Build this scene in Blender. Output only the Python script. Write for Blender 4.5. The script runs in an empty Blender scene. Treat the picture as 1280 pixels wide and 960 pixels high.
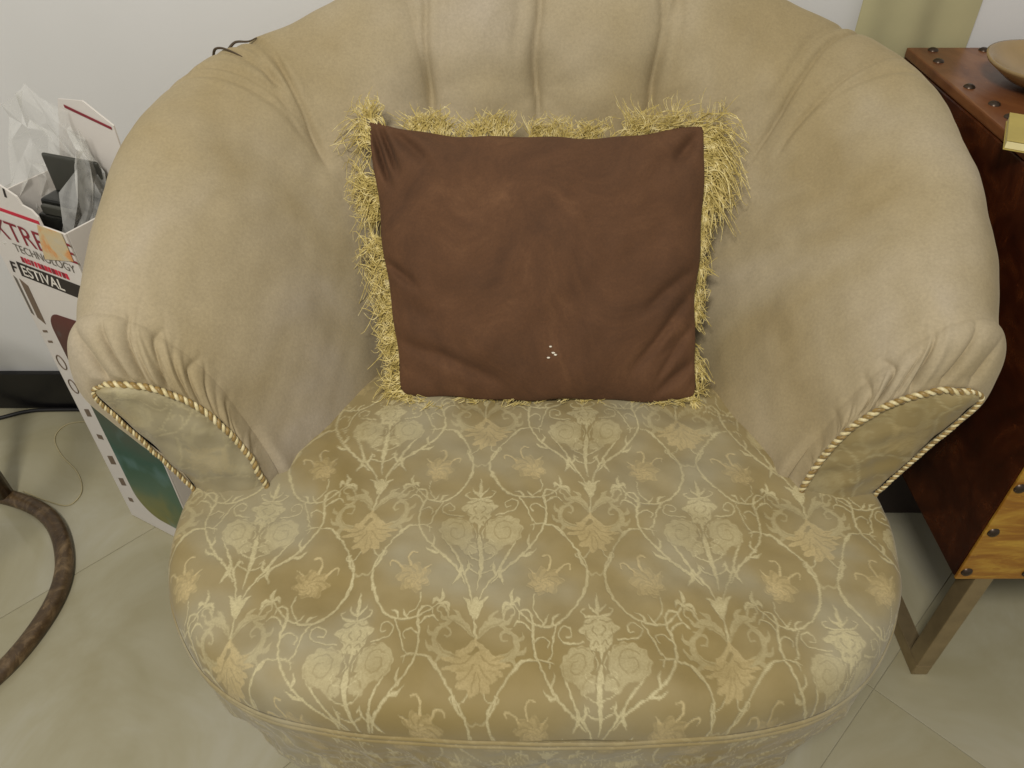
import bpy, bmesh, math, random
import numpy as np
from mathutils import Vector, Matrix

random.seed(7)
rng = np.random.default_rng(11)
R = math.radians
scn = bpy.context.scene
C = scn.collection

# ------------------------------------------------------------------ camera
cam_d = bpy.data.cameras.new('camera')
cam_d.sensor_width = 36.0
cam_d.lens = 27.0
cam_d.clip_start = 0.02
cam_d.clip_end = 60
cam = bpy.data.objects.new('camera', cam_d)
C.objects.link(cam)
cam.location = (0, 0, 1.15)
cam.rotation_euler = (R(90 - 41), 0, 0)
scn.camera = cam

# ------------------------------------------------------------------ world, lamps, exposure
world = bpy.data.worlds.new('World')
scn.world = world
world.use_nodes = True
bg = world.node_tree.nodes['Background']
bg.inputs['Color'].default_value = (0.92, 0.90, 0.86, 1)
bg.inputs['Strength'].default_value = 0.44


def lamp(name, loc, target, power, size, col):
    d = bpy.data.lights.new(name, 'AREA')
    d.shape = 'DISK'
    d.size = size
    d.energy = power
    d.color = col
    o = bpy.data.objects.new(name, d)
    C.objects.link(o)
    o.location = loc
    o.rotation_euler = (Vector(target) - Vector(loc)).to_track_quat('-Z', 'Y').to_euler()
    return o


lamp('ceiling_lamp', (-0.40, -0.60, 2.35), (0.0, 0.9, 0.5), 37, 0.4, (1.0, 0.955, 0.88))

scn.view_settings.view_transform = 'Standard'
scn.view_settings.look = 'None'
scn.view_settings.exposure = 0.0
scn.view_settings.gamma = 1.0


# ------------------------------------------------------------------ helpers
def srgb(r, g, b):
    def f(c):
        c /= 255.0
        return c / 12.92 if c <= 0.04045 else ((c + 0.055) / 1.055) ** 2.4
    return (f(r), f(g), f(b), 1.0)


def smoothstep(a, b, x):
    t = np.clip((np.asarray(x, float) - a) / (b - a), 0, 1)
    return t * t * (3 - 2 * t)


def snoise(P, scale, seed, octaves=3):
    """smooth pseudo noise, about -1..1, from sums of sines"""
    r = np.random.default_rng(seed)
    P = np.asarray(P, float)
    out = np.zeros(P.shape[:-1])
    amp = 1.0
    tot = 0
    for o in range(octaves):
        for k in range(5):
            d = r.normal(size=P.shape[-1])
            d /= np.linalg.norm(d)
            f = scale * (2 ** o) * r.uniform(0.7, 1.4)
            out += amp * np.sin(P @ d * f * 2 * math.pi + r.uniform(0, 6.28))
        tot += amp * 2.2
        amp *= 0.5
    return out / tot


def mesh_np(name, verts, faces, mats, parent=None, smooth=True, attrs=None, matidx=None, loc=None):
    verts = np.asarray(verts, np.float32).reshape(-1, 3)
    me = bpy.data.meshes.new(name)
    if isinstance(faces, np.ndarray):
        n, k = faces.shape
        me.vertices.add(len(verts))
        me.vertices.foreach_set('co', verts.ravel())
        me.loops.add(n * k)
        me.loops.foreach_set('vertex_index', faces.astype(np.int32).ravel())
        me.polygons.add(n)
        me.polygons.foreach_set('loop_start', np.arange(0, n * k, k, dtype=np.int32))
        me.update(calc_edges=True)
    else:
        me.from_pydata([tuple(v) for v in verts], [], faces)
    if attrs:
        for an, av in attrs.items():
            a = me.attributes.new(an, 'FLOAT', 'POINT')
            a.data.foreach_set('value', np.asarray(av, np.float32).ravel())
    for m in (mats if isinstance(mats, (list, tuple)) else [mats]):
        me.materials.append(m)
    if matidx is not None:
        me.polygons.foreach_set('material_index', np.asarray(matidx, np.int32))
    me.polygons.foreach_set('use_smooth', np.full(len(me.polygons), smooth))
    me.update()
    o = bpy.data.objects.new(name, me)
    C.objects.link(o)
    if parent is not None:
        o.parent = parent
    if loc is not None:
        o.location = loc
    return o


def grid_faces(nu, nv, wrap_u=False):
    uu = nu if wrap_u else nu - 1
    i, j = np.meshgrid(np.arange(uu), np.arange(nv - 1), indexing='ij')
    i2 = (i + 1) % nu
    return np.stack([i * nv + j, i2 * nv + j, i2 * nv + j + 1, i * nv + j + 1], -1).reshape(-1, 4)


def empty(name, loc, rz=0.0):
    o = bpy.data.objects.new(name, None)
    o.empty_display_size = 0.05
    C.objects.link(o)
    o.location = loc
    o.rotation_euler = (0, 0, rz)
    return o


def tag(o, label=None, cat=None, group=None, kind=None):
    if label: o['label'] = label
    if cat: o['category'] = cat
    if group: o['group'] = group
    if kind: o['kind'] = kind
    return o


def catmull(pts, n):
    """dense catmull-rom through pts, n samples"""
    P = np.asarray(pts, float)
    m = len(P)
    E = np.vstack([2 * P[0] - P[1], P, 2 * P[-1] - P[-2]])
    t = np.linspace(0, m - 1, n)
    i = np.clip(t.astype(int), 0, m - 2)
    u = (t - i)[:, None]
    p0, p1, p2, p3 = E[i], E[i + 1], E[i + 2], E[i + 3]
    return 0.5 * (2 * p1 + (p2 - p0) * u + (2 * p0 - 5 * p1 + 4 * p2 - p3) * u * u + (3 * p1 - p0 - 3 * p2 + p3) * u ** 3)


def resample(P, n):
    d = np.r_[0, np.cumsum(np.linalg.norm(np.diff(P, axis=0), axis=1))]
    t = np.linspace(0, d[-1], n)
    return np.stack([np.interp(t, d, P[:, k]) for k in range(P.shape[1])], 1)


def frames(P, up=(0, 0, 1)):
    T = np.gradient(P, axis=0)
    T /= np.linalg.norm(T, axis=1)[:, None] + 1e-12
    N = np.cross(np.broadcast_to(np.array(up, float), T.shape), T)
    bad = np.linalg.norm(N, axis=1) < 1e-4
    N[bad] = (1, 0, 0)
    N /= np.linalg.norm(N, axis=1)[:, None]
    B = np.cross(T, N)
    return T, N, B


def tube(P, rad, sides=8, up=(0, 0, 1), cap=True):
    P = np.asarray(P, float)
    n = len(P)
    T, N, B = frames(P, up)
    rad = np.broadcast_to(np.asarray(rad, float), (n,))
    a = np.linspace(0, 2 * math.pi, sides, endpoint=False)
    V = P[:, None] + rad[:, None, None] * (np.cos(a)[None, :, None] * N[:, None] + np.sin(a)[None, :, None] * B[:, None])
    V = V.reshape(-1, 3)
    F = []
    for i in range(n - 1):
        for j in range(sides):
            j2 = (j + 1) % sides
            F.append((i * sides + j, i * sides + j2, (i + 1) * sides + j2, (i + 1) * sides + j))
    if cap:
        F.append(tuple(range(sides - 1, -1, -1)))
        F.append(tuple((n - 1) * sides + j for j in range(sides)))
    return V, F


def box_obj(name, lo, hi, mat, parent=None, bevel=0.0, seg=2):
    bm = bmesh.new()
    bmesh.ops.create_cube(bm, size=1)
    lo = Vector(lo); hi = Vector(hi)
    for v in bm.verts:
        v.co = Vector(((v.co.x + .5) * (hi.x - lo.x) + lo.x, (v.co.y + .5) * (hi.y - lo.y) + lo.y, (v.co.z + .5) * (hi.z - lo.z) + lo.z))
    if bevel:
        bmesh.ops.bevel(bm, geom=bm.edges[:], offset=bevel, segments=seg, profile=.6, affect='EDGES')
    me = bpy.data.meshes.new(name)
    bm.to_mesh(me); bm.free()
    me.materials.append(mat)
    o = bpy.data.objects.new(name, me)
    C.objects.link(o)
    if parent is not None: o.parent = parent
    return o


# ------------------------------------------------------------------ materials
class NT:
    def __init__(self, name):
        self.m = bpy.data.materials.new(name)
        self.m.use_nodes = True
        self.t = self.m.node_tree
        self.b = self.t.nodes['Principled BSDF']
        self.out = self.t.nodes['Material Output']

    def n(self, typ, **kw):
        nd = self.t.nodes.new(typ)
        for k, v in kw.items():
            if hasattr(nd, k): setattr(nd, k, v)
        return nd

    def l(self, a, b): self.t.links.new(a, b)

    def coord(self, scale=(1, 1, 1), which='Object'):
        tc = self.n('ShaderNodeTexCoord')
        mp = self.n('ShaderNodeMapping')
        mp.inputs['Scale'].default_value = scale
        self.l(tc.outputs[which], mp.inputs['Vector'])
        return mp.outputs['Vector']

    def noise(self, vec, scale, detail=3, rough=.55, dist=0.0):
        nd = self.n('ShaderNodeTexNoise')
        nd.inputs['Scale'].default_value = scale
        nd.inputs['Detail'].default_value = detail
        nd.inputs['Roughness'].default_value = rough
        nd.inputs['Distortion'].default_value = dist
        self.l(vec, nd.inputs['Vector'])
        return nd.outputs['Fac']

    def ramp(self, fac, stops):
        nd = self.n('ShaderNodeValToRGB')
        el = nd.color_ramp.elements
        while len(el) < len(stops): el.new(0.5)
        for e, (p, c) in zip(el, stops):
            e.position = p
            e.color = c if len(c) == 4 else (*c, 1)
        self.l(fac, nd.inputs['Fac'])
        return nd.outputs['Color']

    def mix(self, fac, a, b, mode='MIX'):
        nd = self.n('ShaderNodeMix', data_type='RGBA', blend_type=mode)
        if isinstance(fac, (int, float)): nd.inputs[0].default_value = fac
        else: self.l(fac, nd.inputs[0])
        for s, v in ((6, a), (7, b)):
            if isinstance(v, tuple): nd.inputs[s].default_value = v
            else: self.l(v, nd.inputs[s])
        return nd.outputs[2]

    def bump(self, h, strength, dist=0.001, chain=None):
        nd = self.n('ShaderNodeBump')
        nd.inputs['Strength'].default_value = strength
        nd.inputs['Distance'].default_value = dist
        self.l(h, nd.inputs['Height'])
        if chain is not None: self.l(chain, nd.inputs['Normal'])
        return nd.outputs['Normal']

    def attr(self, name):
        nd = self.n('ShaderNodeAttribute')
        nd.attribute_name = name
        return nd.outputs['Fac']

    def set(self, **kw):
        for k, v in kw.items():
            k = k.replace('_', ' ')
            if isinstance(v, (int, float, tuple)): self.b.inputs[k].default_value = v
            else: self.l(v, self.b.inputs[k])
        return self.m


def mat_simple(name, col, rough=.5, var=.12, scale=20, metallic=0.0, bump=0.0, **kw):
    t = NT(name)
    v = t.coord()
    nz = t.noise(v, scale, 4)
    dark = tuple(c * (1 - var) for c in col[:3]) + (1,)
    lite = tuple(min(1, c * (1 + var)) for c in col[:3]) + (1,)
    c = t.ramp(nz, [(0.3, dark), (0.7, lite)])
    t.set(Base_Color=c, Roughness=rough, Metallic=metallic)
    if bump:
        t.set(Normal=t.bump(t.noise(v, scale * 6, 3), bump))
    t.set(**kw)
    return t.m


# chair velvet
def mat_velvet():
    t = NT('faded_velvet')
    v = t.coord()
    big = t.noise(v, 3.4, 3, .5, .5)
    mid = t.noise(v, 13, 5, .65, 1.2)
    fine = t.noise(v, 300, 4, .7)
    base = t.ramp(big, [(0.36, srgb(156, 139, 102)), (0.47, srgb(164, 149, 117)), (0.56, srgb(169, 155, 127)), (0.66, srgb(174, 162, 142))])
    blot = t.ramp(mid, [(0.32, (0.88, 0.87, 0.83, 1)), (0.5, (0.97, 0.97, 0.96, 1)), (0.7, (1.05, 1.05, 1.05, 1))])
    c = t.mix(0.6, base, blot, 'MULTIPLY')
    fc = t.ramp(fine, [(0.3, (0.82, 0.82, 0.82, 1)), (0.7, (1.1, 1.1, 1.1, 1))])
    c = t.mix(0.7, c, fc, 'MULTIPLY')
    t.set(Base_Color=c, Roughness=0.85, Normal=t.bump(t.noise(v, 700, 2), .25, .0006,
          t.bump(t.noise(v, 24, 3), .22, .006)))
    t.set(Sheen_Weight=0.25, Sheen_Roughness=0.45, Sheen_Tint=srgb(225, 212, 180))
    return t.m


def mat_brocade():
    t = NT('brocade_fabric')
    v = t.coord()
    pat = t.attr('pattern')
    peach = t.attr('peach')
    big = t.noise(v, 5, 3, .55, .3)
    ground = t.ramp(big, [(0.36, srgb(138, 120, 72)), (0.5, srgb(145, 129, 87)), (0.64, srgb(152, 142, 112))])
    blot = t.ramp(t.noise(v, 16, 4, .6), [(0.32, (0.86, 0.85, 0.80, 1)), (0.55, (1, 1, 1, 1))])
    ground = t.mix(0.8, ground, blot, 'MULTIPLY')
    thread = t.mix(peach, srgb(194, 183, 140), srgb(190, 170, 120))
    wear = t.ramp(t.noise(v, 8, 6, .75), [(0.34, (0.42, 0.42, 0.42, 1)), (0.60, (1, 1, 1, 1))])
    weave = t.ramp(t.noise(v, 420, 3, .8), [(0.34, (0.52, 0.52, 0.52, 1)), (0.6, (1, 1, 1, 1))])
    m1 = t.n('ShaderNodeMath', operation='MULTIPLY'); t.l(pat, m1.inputs[0]); t.l(wear, m1.inputs[1])
    m2 = t.n('ShaderNodeMath', operation='MULTIPLY'); t.l(m1.outputs[0], m2.inputs[0]); t.l(weave, m2.inputs[1])
    c = t.mix(m2.outputs[0], ground, thread)
    wv = t.n('ShaderNodeTexWave'); wv.inputs['Scale'].default_value = 260; wv.inputs['Distortion'].default_value = 1.5
    t.l(v, wv.inputs['Vector'])
    t.set(Base_Color=c, Roughness=0.72, Sheen_Weight=0.12,
          Normal=t.bump(wv.outputs['Fac'], .12, .0006, t.bump(pat, .5, .0012, t.bump(t.noise(v, 30, 3), .2, .004))))
    return t.m


M = {}
M['velvet'] = mat_velvet()
M['brocade'] = mat_brocade()


def mat_cushion():
    t = NT('brown_suede')
    v = t.coord()
    c = t.ramp(t.noise(v, 8, 6, .7, .8), [(0.3, srgb(76, 49, 27)), (0.52, srgb(91, 60, 35)), (0.72, srgb(110, 76, 48))])
    f = t.ramp(t.noise(v, 330, 4, .8), [(0.3, (0.74, 0.74, 0.74, 1)), (0.7, (1.15, 1.15, 1.15, 1))])
    c = t.mix(.6, c, f, 'MULTIPLY')
    t.set(Base_Color=c, Roughness=.9, Sheen_Weight=.06, Sheen_Roughness=.5, Sheen_Tint=srgb(190, 150, 110),
          Normal=t.bump(t.noise(v, 600, 2), .2, .0006, t.bump(t.noise(v, 22, 4), .25, .005)))
    return t.m


M['suede'] = mat_cushion()


def mat_thread(name, c0, c1, c2):
    t = NT(name)
    v = t.coord()
    c = t.ramp(t.noise(v, 75, 3, .8), [(0.32, c0), (0.5, c1), (0.68, c2)])
    t.set(Base_Color=c, Roughness=.45, Sheen_Weight=.2)
    return t.m


M['fringe'] = mat_thread('gold_fringe_thread', srgb(156, 136, 68), srgb(202, 182, 108), srgb(238, 224, 168))
M['rope_light'] = mat_thread('cream_cord', srgb(184, 168, 118), srgb(208, 194, 146), srgb(226, 214, 174))
M['rope_dark'] = mat_thread('tan_cord', srgb(120, 96, 48), srgb(142, 116, 62), srgb(165, 138, 80))
M['dark_thread'] = mat_simple('dark_thread', srgb(70, 56, 36), .7)
M['lint'] = mat_simple('white_lint', srgb(225, 218, 200), .8)


def mat_wall():
    t = NT('painted_plaster')
    v = t.coord()
    c = t.ramp(t.noise(v, 2.2, 4), [(0.3, srgb(212, 211, 207)), (0.7, srgb(219, 218, 215))])
    t.set(Base_Color=c, Roughness=.55, Normal=t.bump(t.noise(v, 90, 3), .06, .002))
    return t.m


def mat_tile():
    t = NT('polished_tile')
    v = t.coord()
    oi = t.n('ShaderNodeObjectInfo')
    c = t.ramp(t.noise(v, 3.5, 5, .6, .8), [(0.3, srgb(154, 146, 114)), (0.55, srgb(168, 162, 136)), (0.75, srgb(179, 175, 157))])
    tint = t.ramp(oi.outputs['Random'], [(0, (0.96, 0.96, 0.95, 1)), (1, (1, 1, 1, 1))])
    c = t.mix(1.0, c, tint, 'MULTIPLY')
    rg = t.ramp(t.noise(v, 9, 4), [(0.3, (0.06, 0.06, 0.06, 1)), (0.7, (0.17, 0.17, 0.17, 1))])
    t.set(Base_Color=c, Roughness=rg, Normal=t.bump(t.noise(v, 6, 2), .02, .01))
    t.set(Specular_IOR_Level=.45)
    return t.m


M['wall'] = mat_wall()
M['tile'] = mat_tile()
M['grout'] = mat_simple('grout', srgb(150, 144, 120), .9)
M['baseboard'] = mat_simple('black_skirting', srgb(18, 17, 18), .3, bump=.05)


def mat_wood(name, dark, midc, lite, stretch, rough=.35, scale=3.0):
    t = NT(name)
    v = t.coord(stretch)
    a = t.noise(v, scale, 6, .65, 1.2)
    c = t.ramp(a, [(0.28, dark), (0.5, midc), (0.68, lite)])
    sc = t.ramp(t.noise(v, scale * 5, 5, .7), [(0.62, (0, 0, 0, 1)), (0.72, (1, 1, 1, 1))])
    sm = t.n('ShaderNodeMath', operation='MULTIPLY'); sm.inputs[1].default_value = .5
    t.l(sc, sm.inputs[0])
    c = t.mix(sm.outputs[0], c, tuple(min(1, x * 1.7) for x in lite[:3]) + (1,))
    t.set(Base_Color=c, Roughness=rough, Normal=t.bump(t.noise(v, scale * 6, 4), .25, .002))
    return t.m


M['chest_front'] = mat_wood('gold_brown_distressed_leather', srgb(112, 64, 16), srgb(150, 102, 30), srgb(182, 142, 52), (2.0, 2, 9), .38)
M['chest_side'] = mat_wood('shaded_red_brown_leather', srgb(36, 13, 6), srgb(58, 24, 10), srgb(86, 43, 19), (2, 3, 3), .22)  # red-brown leather, its colour lowered to hold the shade below the chair arm
M['chest_top'] = mat_wood('brown_leather', srgb(86, 48, 26), srgb(110, 66, 36), srgb(132, 86, 50), (4, 2, 2), .35)
M['stud'] = mat_simple('dark_bronze_stud', srgb(70, 58, 48), .35, metallic=.7)
M['steel'] = mat_simple('brushed_bronze_steel', srgb(150, 132, 98), .38, metallic=.55, scale=40)
M['dark_box'] = mat_simple('dark_brown_lacquer', srgb(36, 24, 18), .5)
M['dish'] = mat_simple('pale_brown_glazed_dish', srgb(150, 126, 86), .2, .22, 9)
M['card'] = mat_simple('yellow_card', srgb(176, 158, 84), .6)
M['card_edge'] = mat_simple('pale_card_edge', srgb(226, 214, 160), .6)
M['shadow_band'] = mat_simple('olive_beige_shadow', srgb(172, 165, 126), .9, .12, 5, bump=.1)  # wall shadow put into the olive colour of an added sheet
M['rust'] = mat_wood('worn_brown_paint', srgb(52, 38, 24), srgb(84, 66, 44), srgb(128, 106, 76), (3, 3, 3), .35, 9)
M['carton'] = mat_simple('white_carton', srgb(214, 208, 200), .55, .05, 6)
M['carton_in'] = mat_simple('grey_carton_inside', srgb(170, 166, 156), .8, .08, 10)
M['ink_red'] = mat_simple('red_ink', srgb(196, 40, 62), .55)
M['ink_maroon'] = mat_simple('maroon_ink', srgb(132, 38, 48), .55)
M['ink_black'] = mat_simple('black_ink', srgb(46, 40, 36), .55)
M['ink_grey'] = mat_simple('grey_ink', srgb(104, 98, 88), .55)
M['ink_white'] = mat_simple('white_ink', srgb(222, 216, 204), .55)
M['ink_icon'] = mat_simple('icon_ink', srgb(112, 96, 80), .55)
M['black_plastic'] = mat_simple('black_plastic', srgb(24, 25, 22), .25)
M['grey_plastic'] = mat_simple('grey_plastic', srgb(62, 62, 55), .45)
M['cable'] = mat_simple('black_rubber', srgb(22, 20, 18), .5)


def mat_picture():
    t = NT('printed_picture')
    tc = t.n('ShaderNodeTexCoord')
    sp = t.n('ShaderNodeSeparateXYZ')
    t.l(tc.outputs['Object'], sp.inputs[0])
    nz = t.noise(tc.outputs['Object'], 11, 3, .5, .6)
    ad = t.n('ShaderNodeMath', operation='MULTIPLY_ADD')
    t.l(nz, ad.inputs[0]); ad.inputs[1].default_value = .16
    t.l(sp.outputs['Z'], ad.inputs[2])
    c = t.ramp(ad.outputs[0], [(0.14, srgb(112, 112, 52)), (0.20, srgb(54, 92, 70)), (0.30, srgb(40, 84, 72)), (0.40, srgb(70, 74, 62)), (0.46, srgb(72, 44, 40)), (0.56, srgb(92, 40, 40))])
    bl = t.ramp(t.noise(tc.outputs['Object'], 14, 2), [(0.56, (0, 0, 0, 1)), (0.68, (1, 1, 1, 1))])
    sm = t.n('ShaderNodeMath', operation='MULTIPLY'); sm.inputs[1].default_value = .5
    t.l(bl, sm.inputs[0])
    c = t.mix(sm.outputs[0], c, srgb(92, 128, 128))
    t.set(Base_Color=c, Roughness=.3)
    return t.m


M['picture'] = mat_picture()


def mat_sticker():
    t = NT('orange_beige_sticker')
    v = t.coord()
    c = t.ramp(t.noise(v, 28, 3, .6, .5), [(0.35, srgb(196, 186, 160)), (0.52, srgb(206, 184, 140)), (0.62, srgb(214, 150, 92))])
    t.set(Base_Color=c, Roughness=.4)
    return t.m


M['sticker'] = mat_sticker()


def mat_film():
    t = NT('clear_plastic_film')
    v = t.coord()
    tr = t.n('ShaderNodeBsdfTransparent')
    tr.inputs['Color'].default_value = (.97, .97, .96, 1)
    mixn = t.n('ShaderNodeMixShader')
    f = t.ramp(t.noise(v, 16, 4, .6, 1.0), [(0.35, (0.14, 0.14, 0.14, 1)), (0.7, (0.46, 0.46, 0.46, 1))])
    t.l(f, mixn.inputs[0])
    t.l(tr.outputs[0], mixn.inputs[1])
    t.l(t.b.outputs[0], mixn.inputs[2])
    t.l(mixn.outputs[0], t.out.inputs['Surface'])
    t.set(Base_Color=srgb(232, 231, 226), Roughness=.18)
    return t.m


M['film'] = mat_film()
M['wire'] = mat_simple('pale_string', srgb(176, 164, 124), .5)

# ================================================================== SETTING
WALL_Y = 1.252
# floor: a grout bed and polished tiles laid on the diagonal
floor = box_obj('floor', (-3.2, -2.2, -0.06), (3.2, WALL_Y + .08, -0.0016), M['grout'])
tag(floor, 'polished beige floor tiles laid diagonally under the armchair', 'floor', kind='structure')
tile_me = None
n1 = np.array([.7071, .7071]); n2 = np.array([.7071, -.7071])
c1, c2, S = .8216, -.02, .55
for i in range(-5, 4):
    for j in range(-4, 4):
        a0 = c1 + i * S + S / 2
        b0 = c2 + j * S + S / 2
        ctr = n1 * a0 + n2 * b0
        if not (-1.95 < ctr[0] < 1.95 and -1.2 < ctr[1] < 1.7):
            continue
        if tile_me is None:
            o = box_obj('tile', (-S / 2 + .0005, -S / 2 + .0005, -.0098), (S / 2 - .0005, S / 2 - .0005, 0), M['tile'], floor, .0008, 2)
            tile_me = o.data
        else:
            o = bpy.data.objects.new('tile', tile_me)
            C.objects.link(o)
            o.parent = floor
        o.location = (ctr[0], ctr[1], 0)
        o.rotation_euler = (0, 0, R(45))

wall = box_obj('wall', (-3.2, WALL_Y, -0.06), (3.2, WALL_Y + .1, 2.4), M['wall'])
tag(wall, 'off-white painted plaster wall behind the armchair', 'wall', kind='structure')
box_obj('baseboard', (-3.2, WALL_Y - .012, 0.001), (3.2, WALL_Y - .0005, .10), M['baseboard'], wall, .002)

# added olive sheet that stands in for a soft shadow band on the wall
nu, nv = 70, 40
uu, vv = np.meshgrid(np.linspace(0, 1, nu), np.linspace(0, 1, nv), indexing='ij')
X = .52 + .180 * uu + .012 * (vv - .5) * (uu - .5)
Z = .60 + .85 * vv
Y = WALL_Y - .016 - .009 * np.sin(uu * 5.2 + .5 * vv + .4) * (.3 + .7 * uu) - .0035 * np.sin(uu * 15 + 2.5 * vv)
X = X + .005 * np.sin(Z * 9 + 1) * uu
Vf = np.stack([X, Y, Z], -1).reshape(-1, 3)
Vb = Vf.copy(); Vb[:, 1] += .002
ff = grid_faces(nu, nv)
cl = mesh_np('shadow_sheet', np.vstack([Vf, Vb]), np.vstack([ff, ff[:, ::-1] + nu * nv]), M['shadow_band'])
tag(cl, 'olive beige sheet added for a soft shadow band on the wall behind the studded chest', 'shadow_band')

# ================================================================== BROCADE PATTERN (unit cell)
PW, PH = 1068, 1130
pat = np.zeros((PH, PW), np.float32)
pea = np.zeros((PH, PW), np.float32)
OFFS = [(0, 0), (PW // 2, PH // 2)]


def stamp(arr, x, y, r, val, r2=None):
    w = int(r + 3)
    xi, yi = int(round(x)), int(round(y))
    xs = np.arange(xi - w, xi + w + 1); ys = np.arange(yi - w, yi + w + 1)
    d = np.hypot(xs[None, :] - x, ys[:, None] - y)
    m = np.clip((r - d) / 3.0 + .5, 0, 1) * val
    ix = np.ix_(ys % PH, xs % PW)
    arr[ix] = np.maximum(arr[ix], m)


def both(fn):
    for ox, oy in OFFS:
        for s in (1, -1):
            fn(lambda x, y: (s * x + ox, y + oy))


def stroke(pts, w, val=1.0, taper=None, mirror=True, peach=0.0):
    P = np.array(pts, float)
    P[:, 1] = 525 - P[:, 1]
    L = np.linalg.norm(np.diff(P, axis=0), axis=1).sum()
    n = max(8, int(L / 4))
    Q = resample(catmull(P, n * 3), n)
    ws = np.full(n, w * .36)
    if taper: ws = np.interp(np.linspace(0, 1, n), np.linspace(0, 1, len(taper)), taper) * .40
    for ox, oy in OFFS:
        for s in ((1, -1) if mirror else (1,)):
            for (x, y), r in zip(Q, ws):
                stamp(pat, s * x + ox, y + oy, r, val)
                if peach: stamp(pea, s * x + ox, y + oy, r + 4, peach)


def blob(cx, cy, rx, ry, val, lobes=0, amp=.15, mirror=True, peach=0.0, veins=0.0, ph=0.0):
    cy = 525 - cy
    w = int(max(rx, ry) * 1.4)
    for ox, oy in OFFS:
        for s in ((1, -1) if mirror else (1,)):
            x0, y0 = s * cx + ox, cy + oy
            xs = np.arange(int(x0) - w, int(x0) + w + 1); ys = np.arange(int(y0) - w, int(y0) + w + 1)
            dx = (xs[None, :] - x0) / rx * s; dy = (ys[:, None] - y0) / ry
            r = np.hypot(dx, dy); a = np.arctan2(dy, dx)
            lim = 1 + amp * np.cos(lobes * a + ph) if lobes else 1.0
            m = np.clip((lim - r) * min(rx, ry) / 3 + .5, 0, 1) * val
            if veins: m *= 1 - veins * (np.abs(np.sin(lobes * a / 2 + 5 * r)) > .86)
            ix = np.ix_(ys % PH, xs % PW)
            pat[ix] = np.maximum(pat[ix], m)
            if peach: pea[ix] = np.maximum(pea[ix], (m > .1) * peach)


def cut(pts, w, mirror=True, depth=.75):
    P = np.array(pts, float); P[:, 1] = 525 - P[:, 1]
    n = max(8, int(np.linalg.norm(np.diff(P, axis=0), axis=1).sum() / 3))
    Q = resample(catmull(P, n * 3), n)
    for ox, oy in OFFS:
        for s in ((1, -1) if mirror else (1,)):
            for x, y in Q:
                x0, y0 = s * x + ox, y + oy
                k = int(w + 3); xs = np.arange(int(x0) - k, int(x0) + k + 1); ys = np.arange(int(y0) - k, int(y0) + k + 1)
                m = 1 - depth * np.clip((w / 2 - np.hypot(xs[None, :] - x0, ys[:, None] - y0)) / 2.5 + .5, 0, 1)
                ix = np.ix_(ys % PH, xs % PW)
                cutm[ix] = np.minimum(cutm[ix], m)


cutm = np.ones((PH, PW), np.float32)
# bouquet motif: finial, bowl, scrolls, fruits, stem, V stems, cup
stroke([(0, 195), (0, 300)], 16, taper=[4, 20, 24, 10])
stroke([(0, 285), (28, 262), (36, 244)], 9, taper=[10, 14, 4])
stroke([(6, 300), (50, 292), (70, 270), (52, 262)], 9, taper=[12, 12, 9, 6])
blob(0, 345, 84, 44, .86, 6, .10, mirror=False)
blob(0, 392, 52, 40, .86, 5, .1, mirror=False)
cut([(10, 312), (40, 322), (74, 318)], 6); cut([(12, 372), (30, 352), (20, 338)], 6); cut([(40, 384), (62, 366), (58, 350)], 5); cut([(8, 404), (22, 392), (34, 404)], 6)
stroke([(80, 388), (128, 384), (172, 372), (182, 340), (154, 318), (126, 332), (130, 356), (150, 356)], 9)
blob(108, 468, 82, 70, .60, 11, .05)
blob(56, 540, 40, 34, .55, 5, .12)
cut([(150, 440), (110, 424), (74, 450), (78, 492), (112, 506), (140, 486), (132, 458), (108, 456)], 6, depth=.6)
cut([(182, 470), (160, 520), (120, 536)], 6, depth=.5); cut([(60, 420), (84, 408), (120, 404)], 6, depth=.6); cut([(34, 520), (56, 528), (72, 552)], 6, depth=.7)
cut([(22, 420), (30, 470), (18, 505)], 7, depth=.8)
stroke([(0, 405), (0, 470)], 12, taper=[6, 22, 4], mirror=False)
stroke([(36, 430), (14, 470), (20, 500)], 8)
stroke([(0, 480), (0, 730)], 18, taper=[10, 34, 26, 30, 22, 12, 6], mirror=False)
for yy in (520, 575, 632):
    stroke([(4, yy + 26), (36, yy + 14), (64, yy - 4), (54, yy - 18), (42, yy - 8)], 9)
stroke([(172, 505), (120, 580), (80, 650), (36, 720), (10, 790)], 12, taper=[8, 14, 16, 11, 8])
stroke([(92, 630), (96, 668), (118, 706)], 12, taper=[20, 22, 4])
stroke([(74, 660), (58, 630), (62, 602)], 10, taper=[14, 16, 4])
stroke([(54, 760), (26, 784), (6, 850)], 20, taper=[8, 34, 6])
stroke([(0, 768), (0, 850)], 30, taper=[30, 36, 5], mirror=False)
# outer heart scroll
stroke([(60, 700), (112, 640), (190, 580), (254, 510), (296, 430), (300, 360), (288, 300), (304, 256), (342, 254), (352, 282)], 13, taper=[8, 14, 16, 14, 13, 13, 14, 17, 12, 8])
stroke([(228, 548), (214, 516), (222, 490)], 9, taper=[14, 18, 4])
stroke([(188, 584), (232, 574), (258, 552)], 9, taper=[8, 20, 4])
stroke([(298, 372), (262, 350), (232, 366), (240, 388)], 9)
stroke([(300, 330), (330, 300), (360, 292), (380, 312)], 9, taper=[8, 12, 10, 6])
stroke([(292, 440), (258, 446), (224, 456)], 9, taper=[6, 10, 4])
stroke([(252, 448), (236, 430)], 8); stroke([(244, 450), (236, 474)], 8)
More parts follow.
